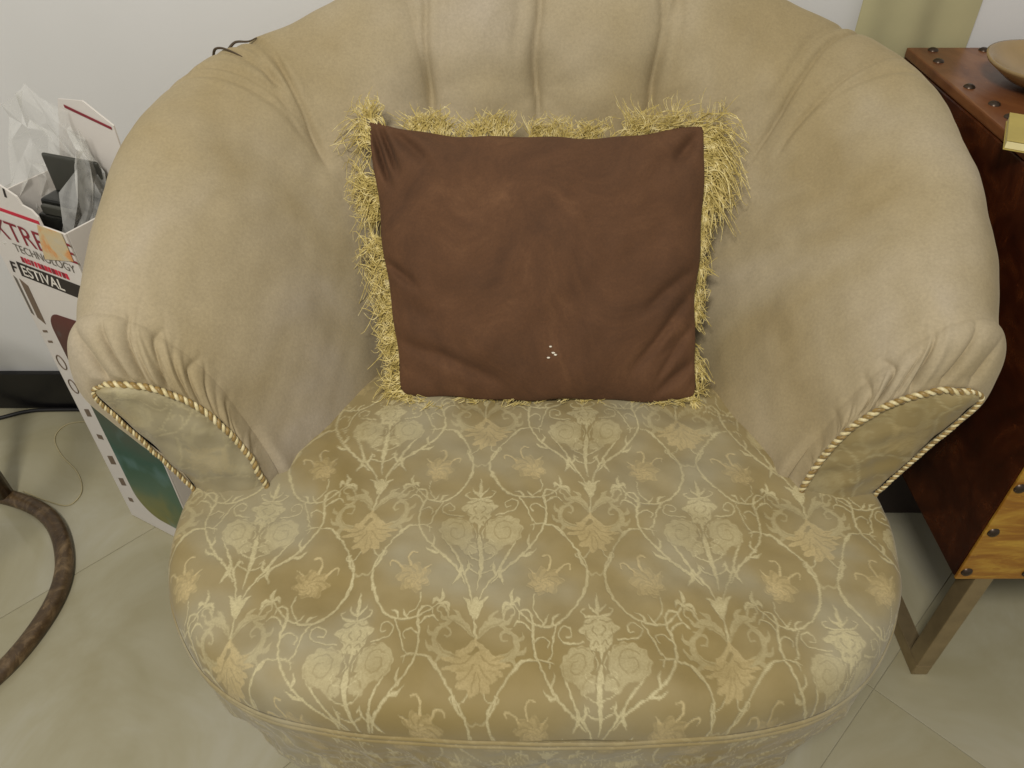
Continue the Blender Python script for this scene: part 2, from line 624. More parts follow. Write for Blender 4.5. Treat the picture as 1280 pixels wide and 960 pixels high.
# spiral round the rosette
stroke([(296, 446), (350, 452), (400, 500), (452, 575), (486, 650), (482, 740), (430, 822), (352, 872), (262, 872), (196, 828), (164, 794)], 11, taper=[7, 16, 11, 10, 14, 17, 12, 12, 12, 10, 8])
stroke([(345, 452), (376, 476), (410, 512)], 20, taper=[7, 22, 6])
stroke([(446, 560), (462, 620), (488, 664)], 20, taper=[6, 17, 7])
stroke([(494, 690), (478, 750), (452, 792)], 24, taper=[8, 23, 7])
stroke([(330, 878), (344, 848), (372, 838)], 10, taper=[12, 16, 4])
stroke([(286, 876), (306, 858), (318, 838)], 9, taper=[12, 12, 4])
stroke([(240, 864), (250, 838)], 9, taper=[12, 5])
for q in ([(164, 794), (150, 764), (158, 732)], [(164, 794), (126, 790), (110, 822)], [(160, 790), (180, 776), (190, 800)]):
    stroke(q, 14, taper=[10, 24, 5])
# rosette flower
blob(298, 700, 74, 60, .58, 7, .16, peach=1.0, veins=.55, ph=.6)
blob(282, 716, 44, 36, .85, 6, .2, peach=1.0, veins=.5)
stroke([(316, 650), (330, 608), (316, 582), (292, 586)], 12, peach=.7, taper=[16, 13, 11, 9])
stroke([(352, 664), (386, 634), (412, 634), (410, 656)], 12, peach=.7, taper=[14, 12, 11, 8])
stroke([(250, 662), (226, 640)], 10, peach=.7, taper=[14, 5])
stroke([(250, 764), (252, 816), (290, 862)], 9)
# connection between the spirals
stroke([(486, 660), (510, 688), (534, 680)], 12, taper=[6, 13, 9], val=.5)
# stem down from the cup and pendant palmette
stroke([(0, 850), (0, 960)], 14, taper=[8, 14, 16], mirror=False)
blob(0, 1036, 112, 46, .74, 9, .22, mirror=False, peach=.9)
blob(0, 1082, 70, 54, .74, 7, .2, mirror=False, peach=.9)
cut([(14, 1000), (50, 1030), (92, 1036)], 6, depth=.6); cut([(10, 1030), (34, 1070), (58, 1088)], 6, depth=.6); cut([(6, 1060), (14, 1100), (12, 1126)], 5, depth=.6); cut([(40, 1050), (76, 1060)], 5, depth=.5)
stroke([(0, 940), (24, 975), (66, 1010)], 20, taper=[12, 34, 24], val=.8, peach=.8)
stroke([(26, 1120), (46, 1160), (84, 1170), (92, 1148), (74, 1142)], 9)
# acanthus leaves beside the palmette
stroke([(8, 930), (36, 886), (80, 858), (128, 862), (150, 838)], 44, val=.55, taper=[10, 34, 44, 30, 8])
stroke([(60, 872), (64, 838), (92, 816)], 20, val=.55, taper=[16, 26, 6])
stroke([(96, 868), (120, 890), (146, 888)], 18, val=.5, taper=[18, 22, 6])
cut([(14, 922), (48, 884), (110, 860)], 6, depth=.5)
stroke([(30, 1010), (84, 1014), (132, 1000), (160, 960), (150, 916), (118, 898), (94, 914), (100, 938), (120, 936)], 30, val=.52, taper=[20, 34, 44, 42, 34, 26, 18, 12, 8])
stroke([(150, 990), (186, 984), (200, 960)], 20, val=.5, taper=[24, 24, 6])
stroke([(158, 940), (188, 926), (192, 902)], 20, val=.5, taper=[22, 22, 6])
stroke([(120, 1006), (150, 1028), (150, 1050)], 20, val=.5, taper=[22, 22, 6])
cut([(60, 1014), (120, 998), (148, 960), (138, 922)], 6, depth=.45)
stroke([(110, 850), (126, 812), (154, 802), (164, 826), (146, 836)], 12, val=.7, taper=[8, 14, 13, 10, 8])
# outer sprig
stroke([(352, 872), (320, 930), (300, 1000)], 9, taper=[8, 11, 8])

pat *= cutm
SX, SY = .258 / PW, .325 / PH


def brocade(x, y, ox=-.061, oy=-.207):
    """sample the repeat at chair-local fabric coordinates"""
    Q = np.stack([x, y], -1)
    x = x + snoise(Q, 95, 301, 2) * .0007 + snoise(Q, 6, 303, 2) * .003
    y = y + snoise(Q, 95, 302, 2) * .0007 + snoise(Q, 6, 304, 2) * .003
    gx = (x - ox) / SX; gy = (y - oy) / SY
    x0 = np.floor(gx).astype(int); y0 = np.floor(gy).astype(int)
    fx = gx - x0; fy = gy - y0
    def s(a):
        return (a[y0 % PH, x0 % PW] * (1 - fx) * (1 - fy) + a[y0 % PH, (x0 + 1) % PW] * fx * (1 - fy) + a[(y0 + 1) % PH, x0 % PW] * (1 - fx) * fy + a[(y0 + 1) % PH, (x0 + 1) % PW] * fx * fy)
    return s(pat), s(pea)


# ================================================================== ARMCHAIR
chair = empty('armchair', (.027, .75, 0), R(-0.6))
tag(chair, 'wide tan velvet tub armchair with patterned brocade seat and rope-trimmed arm fronts', 'armchair')

# ---- tub: back and arms in one sweep
KEY = [  # inner base x,y ; outer x,y ; crest height ; weight of the back profile
    (.000, .232, .000, .476, .885, 1.00),
    (.100, .220, .190, .470, .878, 1.00),
    (.170, .178, .345, .438, .848, .95),
    (.207, .130, .468, .368, .824, .88),
    (.236, .070, .532, .275, .802, .72),
    (.257, .020, .550, .165, .770, .55),
    (.282, -.030, .550, .060, .730, .38),
    (.312, -.072, .540, -.020, .688, .14),
    (.326, -.092, .526, -.070, .660, .00)]
ARM = [(0, -.12), (.02, .10), (.08, .38), (.18, .62), (.33, .82), (.52, .96), (.72, 1.0), (.88, .94), (.98, .78), (.97, .60), (.78, .36), (.50, 0), (.47, -.6), (.45, -1.5)]
BCK = [(0, -.06), (.03, .08), (.11, .25), (.23, .45), (.37, .64), (.53, .82), (.68, .94), (.82, 1.0), (.93, .97), (1.0, .86), (.99, .70), (.94, .45), (.90, 0), (.87, -.7)]
PANEL = [(.328, .395), (.330, .425), (.340, .482), (.357, .530), (.380, .562), (.410, .584), (.445, .594), (.474, .595), (.491, .584), (.484, .558), (.460, .508), (.424, .425), (.418, .25), (.412, .012)]
NP = 400
half = catmull(KEY, 321)          # back centre -> right arm front
NU1 = len(half)
ucoord = np.linspace(0, 8, NU1)
arm_t = catmull(ARM, NP); bck_t = catmull(BCK, NP); pan_t = catmull(PANEL, NP)


def z_of(zn, h):
    z = .40 + (h - .40) * zn
    return np.where(zn < -.12, .37 + (zn + .12) / (zn.min() + .12) * (.012 - .37), z)


rows = []
for k in half:
    tb = arm_t * (1 - k[5]) + bck_t * k[5]
    x = k[0] + (k[2] - k[0]) * tb[:, 0]
    y = k[1] + (k[3] - k[1]) * tb[:, 0]
    rows.append(np.stack([x, y, z_of(tb[:, 1], k[4])], 1))
rows = np.array(rows)
# rounded arm front narrowing to the panel
NC = 46
last = rows[-1]
PY = -.114
cap = []
for m in np.linspace(0, 1, NC)[1:]:
    f = 1 - math.cos(m * math.pi / 2); g = math.sin(m * math.pi / 2)
    q = np.empty_like(last)
    q[:, 0] = last[:, 0] + (pan_t[:, 0] - last[:, 0]) * f
    q[:, 2] = last[:, 2] + (pan_t[:, 1] - last[:, 2]) * f
    q[:, 1] = last[:, 1] + (PY - last[:, 1]) * g
    cap.append(q)
halfS = np.vstack([rows, np.array(cap)])
U = np.r_[ucoord, 8 + np.linspace(0, 1, NC)[1:]]
left = halfS.copy(); left[..., 0] *= -1
surf = np.vstack([left[:0:-1], halfS])
Ua = np.r_[-U[:0:-1], U]
NUall = len(Ua)
pp = np.linspace(0, 1, NP)


def normals(Sf):
    du = np.gradient(Sf, axis=0); dp = np.gradient(Sf, axis=1)
    n = np.cross(du, dp)
    n /= np.linalg.norm(n, axis=2)[..., None] + 1e-12
    return n


N = normals(surf)
# make the normals point to the upholstered side (inner faces up)
mid = surf[NUall // 2, int(NP * .35)]
if N[NUall // 2, int(NP * .35)] @ np.array([0, -1, .5]) < 0: N = -N
UU, PPp = np.meshgrid(Ua, pp, indexing='ij')
disp = np.zeros_like(UU)
tuft_p = 0.345
# channels: pillows between deep pleats
grooves = [-2.85, -1.25, -.12, 1.02, 2.5]
bodyw = smoothstep(.16, .34, PPp) * (1 - smoothstep(.62, .8, PPp))
for i in range(len(grooves) - 1):
    a, b = grooves[i], grooves[i + 1]
    t = np.clip((UU - a) / (b - a), 0, 1)
    if i == 0: sh = smoothstep(0, .85, t) * (1 - t ** 9)       # outer channels run out softly into the arms
    elif i == len(grooves) - 2: sh = smoothstep(0, .85, 1 - t) * (1 - (1 - t) ** 9)
    else: sh = np.sin(math.pi * t) ** .45
    disp += .013 * sh * bodyw
for gi, g in enumerate(grooves):
    wob = .03 * np.sin(PPp * 17 + gi * 2.1) + .02 * np.sin(PPp * 41 + gi)
    lean = (.5 if g > 2 else -.5 if g < -2 else -1.2 * np.sign(round(g))) * (PPp - tuft_p)
    du = UU - g - wob - lean
    sc = .055 if abs(g) < 2 else .08
    alongw = smoothstep(tuft_p - .05, tuft_p + .02, PPp) * (1 - smoothstep(.58, .75, PPp))
    deep = .55 + .9 * np.exp(-((PPp - tuft_p) / .05) ** 2)
    disp -= (.012 if abs(g) < 2 else .006) * deep * alongw * np.exp(-np.abs(du / sc) ** 1.1)
    disp -= .004 * alongw * np.exp(-(du / .028) ** 2)
    # second fold next to the pleat
    disp -= .004 * alongw * np.exp(-((du - .17 * (1 if gi % 2 else -1)) / .05) ** 2) * smoothstep(tuft_p, tuft_p + .08, PPp)
    # dimple and star creases at the tuft
    rr = np.hypot((UU - g) / .42, (PPp - tuft_p) / .045)
    disp -= (.012 if abs(g) < 2 else .007) * np.exp(-rr ** 2 * 1.6)
    ang = np.arctan2((PPp - tuft_p) / .045, (UU - g) / .42)
    disp += (.0010 if abs(g) < 2 else .0003) * np.cos(7 * ang + gi) * np.exp(-(rr - 1.2) ** 2 / .8) * (abs(g) < 4)
# strained folds fanning over the left shoulder
for (u0, u1, p0, p1, A, w) in [(-2.85, -3.8, .34, .56, .006, .05), (-2.85, -3.4, .34, .58, .005, .045), (-2.9, -4.2, .33, .60, .005, .06), (-2.8, -3.05, .33, .60, .0045, .04), (2.85, 3.3, .34, .55, .004, .05), (2.85, 3.7, .35, .54, .003, .06)]:
    t = np.clip((PPp - p0) / (p1 - p0), 0, 1)
    uc = u0 + (u1 - u0) * t ** 1.2
    disp -= A * np.exp(-((UU - uc) / w) ** 2) * np.sin(math.pi * np.clip((PPp - p0 + .02) / (p1 - p0 + .04), 0, 1)) ** .6
    disp += .5 * A * np.exp(-((UU - uc - 1.8 * w) / (1.3 * w)) ** 2) * np.sin(math.pi * t) ** .6
# gathers running into the rope round each arm front
for s in (1, -1):
    us = UU * s
    r = np.random.default_rng(5 if s > 0 else 9)
    for e in np.sort(r.uniform(.04, .40, 34)):       # fine strain lines on the inner side
        ln = r.uniform(.5, 2.0); A = r.uniform(.0006, .0022); w = r.uniform(.0026, .0055)
        sl = r.uniform(-.010, .022)
        ww = smoothstep(8.8 - ln, 8.9, us)
        c = e + sl * (8.8 - us) + .0015 * np.sin(us * 7 + e * 90)
        disp -= A * ww * np.exp(-np.abs((PPp - c) / w) ** 1.5)
        disp += .5 * A * ww * np.exp(-((PPp - c - 2.4 * w) / (2.0 * w)) ** 2)
    # sharp folds over the top, each a crease with a soft roll beside it
    for e, A, w, ln, sl in ([(.315, .010, .0065, 1.25, -.020), (.385, .009, .006, 1.05, -.006), (.455, .007, .007, .95, .008), (.27, .004, .005, 1.5, -.01), (.53, .005, .010, .7, .0)] if s > 0 else
                            [(.30, .005, .005, 1.5, -.012), (.37, .008, .006, 1.3, -.022), (.415, .011, .0075, 1.1, -.004), (.455, .010, .007, .8, .006), (.52, .008, .010, .8, .01)]):
        ww = smoothstep(8.8 - ln, 8.75, us) ** .8
        c = e + sl * (8.8 - us) + .003 * np.sin((us - 8) * 5 + e * 40)
        disp -= A * ww * np.exp(-np.abs((PPp - c) / w) ** 1.4)
        disp += .3 * A * ww * np.exp(-((PPp - c - 3.2 * w) / (2.6 * w)) ** 2)
        disp += .2 * A * ww * np.exp(-((PPp - c + 3.0 * w) / (2.4 * w)) ** 2)
    # padding swelling over the seat edge near the front
    disp += .017 * np.exp(-((us - 7.5) / .75) ** 2) * np.exp(-((PPp - .075) / .065) ** 2)
    # slack lobe on the outer top corner
    disp += .008 * np.exp(-((us - 8.15) / .35) ** 2) * np.exp(-((PPp - .52) / .09) ** 2)
Pn = surf.reshape(-1, 3)
soft = snoise(Pn, 3.0, 21, 3).reshape(UU.shape) * .0045 + snoise(Pn, 11, 22, 2).reshape(UU.shape) * .0012
disp += soft * smoothstep(.02, .12, PPp)
endw = 1 - smoothstep(8.85, 9.0, np.abs(UU)) * .9
surf = surf + N * (disp * endw)[..., None]
surf[..., 0] += .055 * np.clip(surf[..., 1] + .10, 0, 1) + .026 * smoothstep(.2, .4, surf[..., 1]) * smoothstep(.2, .4, np.abs(surf[..., 0]))   # the old frame has gone a little out of square
fcs = grid_faces(NUall, NP)
tub = mesh_np('tub_back', surf.reshape(-1, 3), fcs, M['velvet'], chair)
tag(tub, 'faded tan velvet back and rolled arms with vertical pleats')

# ---- arm front panels in brocade with twisted rope
for s in (1, -1):
    loop_i = catmull([PANEL[i] for i in range(0, 8)], 120)      # inner and top side
    loop_o = catmull([PANEL[i] for i in (11, 10, 9, 8, 7)], 120)  # outer side, bottom to top
    loop_i = resample(loop_i, 90); loop_o = resample(np.vstack([[.424, .395], loop_o]), 90)
    nb = 40
    G = []
    for j in range(90):
        w = np.linspace(0, 1, nb)[:, None]
        xy = loop_i[j] * (1 - w) + loop_o[j] * w
        wd = np.linalg.norm(loop_i[j] - loop_o[j])
        puff = .012 * np.sin(math.pi * w[:, 0]) ** .6 * min(1, wd / .04)
        G.append(np.stack([s * xy[:, 0], PY + .002 - puff + 0 * w[:, 0], xy[:, 1]], 1))
    G = np.array(G)
    Gf = G.reshape(-1, 3)
    Gf[:, 1] += snoise(Gf, 22, 31 + s, 2) * .0022
    ca, sa = math.cos(R(48 * s)), math.sin(R(48 * s))
    px = Gf[:, 0] * ca + Gf[:, 2] * sa; pz = -Gf[:, 0] * sa + Gf[:, 2] * ca
    a, b = brocade(px, pz, .03, .02)
    a = a * .55
    pf = grid_faces(90, nb)
    if s < 0: pf = pf[:, ::-1]
    panel = mesh_np('arm_panel', Gf, pf, M['brocade'], chair, attrs={'pattern': a * .8, 'peach': b})
    tag(panel, 'brocade arm front panel edged with twisted cream rope')
    for which, crv, RR in (('top', loop_i[6:], .0032), ('low', loop_o[3:], .0022)):
        line = np.stack([s * crv[:, 0], np.full(len(crv), PY - .004), crv[:, 1]], 1)
        L = np.linalg.norm(np.diff(line, axis=0), axis=1).sum()
        n = int(L / .0011)
        line = resample(line, n)
        T, Nn, B = frames(line, (0, 1, 0))
        th = np.linspace(0, L / (RR * 3.9) * 2 * math.pi, n) + .5 * np.sin(np.linspace(0, L * 70, n)) + .3 * np.sin(np.linspace(0, L * 173, n))
        line = line + snoise(line, 30, 91, 2)[:, None] * np.array([.0008, .0008, .0008])
        for ph, mt in ((0, 'rope_light'), (math.pi, 'rope_dark')):
            hx = line + RR * .62 * (np.cos(th + ph)[:, None] * Nn + np.sin(th + ph)[:, None] * B)
            V, F = tube(hx, RR * (.70 if mt == 'rope_light' else .80), 6, (0, 1, 0))
            mesh_np('rope_strand', V, F, M[mt], panel)

# ---- seat: one D-shaped cushion top rolling over to the piping, then the apron
OUT = [(0, -.405), (.10, -.403), (.20, -.395), (.285, -.376), (.345, -.343), (.390, -.295), (.422, -.240), (.434, -.190), (.437, -.140), (.434, -.110), (.424, -.094), (.394, -.078), (.352, -.050), (.312, .000), (.275, .090), (.22, .19), (.12, .255), (0, .27)]
op = catmull(OUT, 800)
op = np.vstack([op, (op * [-1, 1])[-2:0:-1]])
op = np.vstack([op, op[:1]])
NS = 1900
d_ = np.r_[0, np.cumsum(np.linalg.norm(np.diff(op, axis=0), axis=1) * np.where(op[1:, 1] < -.04, 1.0, .25))]
t_ = np.linspace(0, d_[-1], NS + 1)[:-1]
op = np.stack([np.interp(t_, d_, op[:, k]) for k in (0, 1)], 1)
ctr = np.array([0., -.10])
ZT = .424
vec = op - ctr
rad = np.linalg.norm(vec, axis=1)
nrm_r = vec / rad[:, None]
NR = 285
ring_d = np.linspace(1, 0, NR)   # fraction of the flat radius
V = []; cx = []; cy = []
Rb = .020 + .030 * (1 - smoothstep(-.30, -.12, op[:, 1]))
ZBv = .372
flat = rad - Rb
for q in np.linspace(0.02, 1, NR):
    P = ctr + nrm_r * (flat * q)[:, None]
    V.append(np.c_[P, np.full(NS, ZT)]); cx.append(P[:, 0]); cy.append(P[:, 1])
for a in np.linspace(0, math.pi / 2, 52)[1:]:
    P = ctr + nrm_r * (flat + Rb * math.sin(a))[:, None]
    V.append(np.c_[P, np.full(NS, ZT - (ZT - ZBv) * (.35 * (1 - math.cos(a)) + .65 * (1 - math.cos(a)) ** 1.6))])
    Pc = ctr + nrm_r * (flat + Rb * a)[:, None]
    cx.append(Pc[:, 0]); cy.append(Pc[:, 1])
V = np.array(V); cx = np.array(cx); cy = np.array(cy)
rr2 = (V[..., 0] / .42) ** 2 + ((V[..., 1] + .08) / .40) ** 2
V[..., 2] += .016 * np.clip(1 - rr2, 0, 1)
V[..., 2] += snoise(V[..., :2], 4.5, 41, 2) * .0035
V[..., 2] += snoise(V[..., :2], 14, 42, 2) * .0010
a, b = brocade(cx + .0012 * np.sin(cy * 60), cy + .001 * np.sin(cx * 50))
V[0, :, :2] = ctr; V[0, :, 2] = V[0, :, 2].mean()
seat = mesh_np('seat_cushion', V.transpose(1, 0, 2).reshape(-1, 3), grid_faces(NS, V.shape[0], True), M['brocade'], chair,
               attrs={'pattern': a.T.copy(), 'peach': b.T.copy()})
tag(seat, 'worn gold and olive brocade seat with scrolling flower pattern')
# close the middle
ZB = ZBv
# apron below the piping
V = []; cx = []; cy = []
na = 90
for t in np.linspace(0, 1, na):
    z = ZB + .004 - t * (ZB - .008)
    inset = -.0005 + .075 * t ** 1.4
    P = ctr + nrm_r * (rad - inset)[:, None]
    V.append(np.c_[P, np.full(NS, z)])
    Pc = ctr + nrm_r * (rad + .06 + t * ZB)[:, None]
    cx.append(Pc[:, 0]); cy.append(Pc[:, 1])
V = np.array(V); cx = np.array(cx); cy = np.array(cy)
lump = (snoise(V, 9, 51, 3) * .006 + snoise(V, 30, 52, 2) * .002) * smoothstep(0, .25, np.linspace(0, 1, na))[:, None]
V[..., :2] += nrm_r[None] * lump[..., None]
a, b = brocade(cx, cy, .02, -.1)
mesh_np('front_apron', V.transpose(1, 0, 2).reshape(-1, 3), grid_faces(NS, na, True), M['brocade'], chair,
        attrs={'pattern': a.T * .8, 'peach': b.T})
front = (op[:, 1] < -.085)
idx = np.where(front)[0]
# order the front run from left to right
srt = np.r_[idx[idx > NS // 2], idx[idx <= NS // 2]]
for dz, rr_, off in ((0, .0034, -.0005), (-.0115, .0028, -.001)):
    line = np.c_[(ctr + nrm_r * (rad + off)[:, None])[srt][::3], np.full(len(srt[::3]), ZB + dz)]
    line[:, 2] += snoise(line, 7, 61, 2) * .0012
    Vt, Ft = tube(line, rr_, 8)
    px_ = Vt[:, 0]; py_ = Vt[:, 2] * 2
    a, b = brocade(px_, py_)
    mesh_np('piping', Vt, Ft, M['brocade'], chair, attrs={'pattern': a * .2, 'peach': b})

# loose dark threads on the left shoulder
def on_tub(u, p, lift=.0):
    i = int(np.argmin(np.abs(Ua - u))); j = int(p * (NP - 1))
    return surf[i, j] + N[i, j] * lift


for pts in ([(-3.32, .62), (-3.33, .58), (-3.30, .555), (-3.24, .53), (-3.18, .50)], [(-3.2, .585), (-3.1, .575), (-3.0, .56), (-2.92, .545)]):
    P = np.array([on_tub(u, p, .002 + .004 * math.sin(i)) for i, (u, p) in enumerate(pts)])
    Vt, Ft = tube(catmull(P, 40), np.linspace(.0022, .0008, 40), 6)
    mesh_np('loose_thread', Vt, Ft, M['dark_thread'], chair)

# ================================================================== THROW PILLOW
pb = np.array([.045, .788, .436]); tilt = R(56)
pil = empty('throw_pillow', tuple(pb), R(-1.0))
tag(pil, 'brown suede throw pillow with shaggy gold fringe leaning on the seat', 'pillow')
eb = np.array([0, math.cos(tilt), math.sin(tilt)]); ec = np.array([0, -math.sin(tilt), math.cos(tilt)])
HP = .370


def pil_edge(a, b):
    """in-plane position for a in -1..1, b in 0..1"""
    hw = .205 + .018 * b + .004 * np.sin(b * math.pi) * -1.5
    x = a * hw - .016 * b + .004 - .010 * b * np.clip(-a, 0, 1)
    y = b * HP - .019 * b ** 3 * (1 - a ** 2) ** .8
    x = x + .0022 * np.sin(b * 9 + 1 + a) * np.abs(a) + .0012 * np.sin(b * 23 + a * 2) * np.abs(a) - .010 * np.abs(a) ** 6 * np.sign(a) * (np.exp(-b / .03) + .7 * np.exp(-(1 - b) / .02))
    y = y + .0018 * np.sin(a * 7 + b * 2) + .001 * np.sin(a * 17) + .006 * np.abs(a) ** 8 * np.exp(-b / .03)
    return x, y


na_, nb_ = 150, 130
aa = np.sin(np.linspace(-math.pi / 2, math.pi / 2, na_)) * .25 + np.linspace(-1, 1, na_) * .75
bb = (np.sin(np.linspace(-math.pi / 2, math.pi / 2, nb_)) * .25 + np.linspace(-1, 1, nb_) * .75 + 1) / 2
A2, B2 = np.meshgrid(aa, bb, indexing='ij')
px, py = pil_edge(A2, B2)
bn = B2 * 2 - 1
prof = (np.clip(1 - A2 ** 2, 0, 1) ** .5) * (np.clip(1 - bn ** 2, 0, 1) ** .5)
prof = prof ** .85
wr = np.zeros_like(A2)


def crease(a0, b0, a1, b1, A, w):
    """crease between two points on the pillow face"""
    d = np.array([a1 - a0, b1 - b0]); L = np.linalg.norm(d)
    t = np.clip(((A2 - a0) * d[0] + (B2 - b0) * d[1]) / L ** 2, 0, 1)
    dist = np.hypot(A2 - a0 - t * d[0], B2 - b0 - t * d[1])
    return -A * np.exp(-(dist / w) ** 2) * np.sin(math.pi * np.clip(t, .03, .97)) ** .5


for c in [(-.985, .99, -.90, .78, .022, .022), (-.93, .995, -.84, .83, .020, .022), (-.86, .99, -.66, .87, .012, .03), (-.7, .985, -.3, .93, .006, .035), (.98, .98, .80, .86, .010, .03),
          (-.99, .50, -.80, .42, .011, .022), (-.95, .35, -.70, .30, .004, .04), (-.985, .22, -.35, .09, .009, .028), (-.6, .20, -.2, .03, .004, .05),
          (.97, .40, .55, .13, .010, .026), (.95, .48, .62, .34, .007, .025), (.985, .15, .7, .04, .010, .025), (.96, .28, .70, .08, .006, .02), (.95, .93, .62, .82, .005, .05), (.3, .93, .8, .88, .003, .04), (.9, .25, .75, .18, .004, .025)]:
    wr += crease(*c)
front_c = .060 * prof + wr * np.clip(prof * 4, 0, 1) + snoise(np.stack([px, py], -1), 7, 71, 3) * .0035 * np.clip(prof * 3, 0, 1)
back_c = -.070 * prof
VF = px[..., None] * np.array([1, 0, 0]) + py[..., None] * eb + front_c[..., None] * ec
VB = px[..., None] * np.array([1, 0, 0]) + py[..., None] * eb + back_c[..., None] * ec
gf = grid_faces(na_, nb_)
nV = na_ * nb_
mesh_np('pillow_cover', np.vstack([VF.reshape(-1, 3), VB.reshape(-1, 3)]), np.vstack([gf, gf[:, ::-1] + nV]), M['suede'], pil)

# fringe strands: seam position, outward direction, length by stretch of edge
strands_V = []; strands_F = []; base = 0


def strand(p0, d, L, curl, rad, droop):
    global base
    n = 9
    t = np.linspace(0, 1, n)[:, None]
    side = np.cross(d, ec); side /= np.linalg.norm(side) + 1e-9
    ph = rng.uniform(0, 6.28)
    P = p0 + d * (L * t) + side * (curl * L * np.sin(t * rng.uniform(2, 6.5) + ph) - curl * L * math.sin(ph)) * t + ec * (curl * .6 * L * np.sin(t * 3 + ph * 1.7)) * t + np.array([0, 0, -1]) * droop * L * t ** 2
    T = np.gradient(P, axis=0); T /= np.linalg.norm(T, axis=1)[:, None] + 1e-9
    Nn = np.cross(T, ec + .01); Nn /= np.linalg.norm(Nn, axis=1)[:, None] + 1e-9
    B = np.cross(T, Nn)
    rr_ = rad * np.interp(t[:, 0], [0, .7, 1], [1, 1, .5])
    a = np.array([0, 2.094, 4.189])
    V = P[:, None] + rr_[:, None, None] * (np.cos(a)[None, :, None] * Nn[:, None] + np.sin(a)[None, :, None] * B[:, None])
    strands_V.append(V.reshape(-1, 3))
    for i in range(n - 1):
        for j in range(3):
            j2 = (j + 1) % 3
            strands_F.append((base + i * 3 + j, base + i * 3 + j2, base + (i + 1) * 3 + j2, base + (i + 1) * 3 + j))
    base += n * 3


ex = np.array([1., 0, 0])


def edge_pt(side, t):
    if side == 'L': a, b = -1, t
    elif side == 'R': a, b = 1, t
    elif side == 'T': a, b = t * 2 - 1, 1
    else: a, b = t * 2 - 1, 0
    x, y = pil_edge(np.array(float(a)), np.array(float(b)))
    return float(x) * ex + float(y) * eb


OUTD = {'L': -ex, 'R': ex, 'T': eb, 'B': -eb}
TAN = {'L': eb, 'R': eb, 'T': ex, 'B': ex}
SPEC = [  # side, from, to, count, length, lean along the edge, spread, curl, lift to the front
    ('L', .00, .10, 90, .036, -.3, .35, .25, .10),
    ('L', .08, .36, 330, .028, -.10, .45, .35, .12),
    ('L', .33, .58, 240, .030, .0, .5, .4, .12),
    ('L', .62, .80, 260, .037, -.15, .25, .3, .10),
    ('L', .80, .90, 16, .03, .1, .6, .5, .10),
    ('L', .90, 1.0, 70, .042, .30, .35, .25, .10),
    ('T', .00, .05, 60, .046, -.35, .4, .25, .10),
    ('T', .05, .14, 16, .03, .1, .5, .3, .10),
    ('T', .14, .44, 420, .031, -.05, .22, .22, .14),
    ('T', .44, .74, 270, .028, .15, .5, .25, .14),
    ('T', .74, 1.0, 270, .040, .55, .35, .22, .14),
    ('R', .80, 1.0, 330, .050, .0, .38, .28, .05),
    ('R', .66, .82, 230, .036, -.25, .45, .40, .05),
    ('R', .00, .70, 430, .017, -.1, .6, .5, .10),
    ('R', -.0, .03, 50, .055, -1.6, .25, .15, .10),
    ('B', .00, .12, 100, .026, -.3, .5, .3, .12),
    ('B', .12, 1.0, 380, .012, .0, .7, .45, .15)]
for (sd, t0, t1, cnt, ln, lean, spread, curl, lift) in SPEC:
    clumps = max(2, cnt // 11)
    cl_t = rng.uniform(t0, t1, clumps)
    cl_d = rng.normal(0, spread * .7, clumps)
    cl_l = rng.uniform(.5, 1.25, clumps)
    for i in range(int(cnt * .95)):
        k = rng.integers(clumps)
        t = float(np.clip(cl_t[k] + rng.normal(0, .006), max(t0, 0), t1))
        p0 = edge_pt(sd, t) + ec * rng.uniform(-.004, .003) - OUTD[sd] * .003
        d = OUTD[sd] + TAN[sd] * (lean + cl_d[k] + rng.normal(0, .13)) + ec * (lift + rng.normal(0, .18))
        if sd == 'B': d = OUTD[sd] * .25 + np.array([0, -1, 0.05]) * .9 + TAN[sd] * (lean + cl_d[k]) + np.array([0, 0, .25])
        d = d / np.linalg.norm(d)
        strand(p0, d, ln * cl_l[k] * rng.uniform(.75, 1.12), curl * rng.uniform(.7, 2.4), rng.uniform(.0004, .0008), .35 if sd in 'LR' else .02)
# a seam cord under the strands
fr = mesh_np('fringe', np.vstack(strands_V), strands_F, M['fringe'], pil, smooth=False)
tag(fr, 'shaggy gold thread fringe', kind='stuff')
for (a, b) in ((.0, .205), (.012, .185), (.03, .178), (-.005, .17)):
    i = int(np.argmin(np.abs(aa - a * 1.0 - .02))); j = int(np.argmin(np.abs(bb - b)))
    c = VF[i, j] + ec * .0012
    bm = bmesh.new()
    bmesh.ops.create_icosphere(bm, subdivisions=1, radius=.0019)
    for v in bm.verts: v.co = Vector((v.co.x * (1 + .6 * random.random()), v.co.y * .8, v.co.z * .7))
    me = bpy.data.meshes.new('lint_speck'); bm.to_mesh(me); bm.free(); me.materials.append(M['lint'])
    o = bpy.data.objects.new('lint_speck', me); C.objects.link(o); o.parent = pil; o.location = c

# ================================================================== CARTON AT THE LEFT
ang = math.atan2(-.469, .883)
bx = empty('cardboard_box', (-.725, .942, 0), ang)
tag(bx, 'tall open white printed carton standing between the wall and the armchair', 'box')
BW, BD, BH = .180, .122, .655
# carton shell: four walls and a bottom, open at the top (local x along the face, y into the box)
T = .003
box_obj('front_wall', (0, 0, .001), (BW, T, BH), M['carton'], bx, .0006)
box_obj('side_wall', (0, T + .0002, .001), (T, BD, BH), M['carton'], bx, .0006)
box_obj('side_wall', (BW - T, T + .0002, .001), (BW, BD, BH), M['carton'], bx, .0006)
box_obj('back_wall', (T + .0002, BD - T, .001), (BW - T - .0002, BD, BH), M['carton'], bx, .0006)
box_obj('base', (T + .0002, T + .0002, .001), (BW - T - .0002, BD - T - .0002, .005), M['carton_in'], bx)
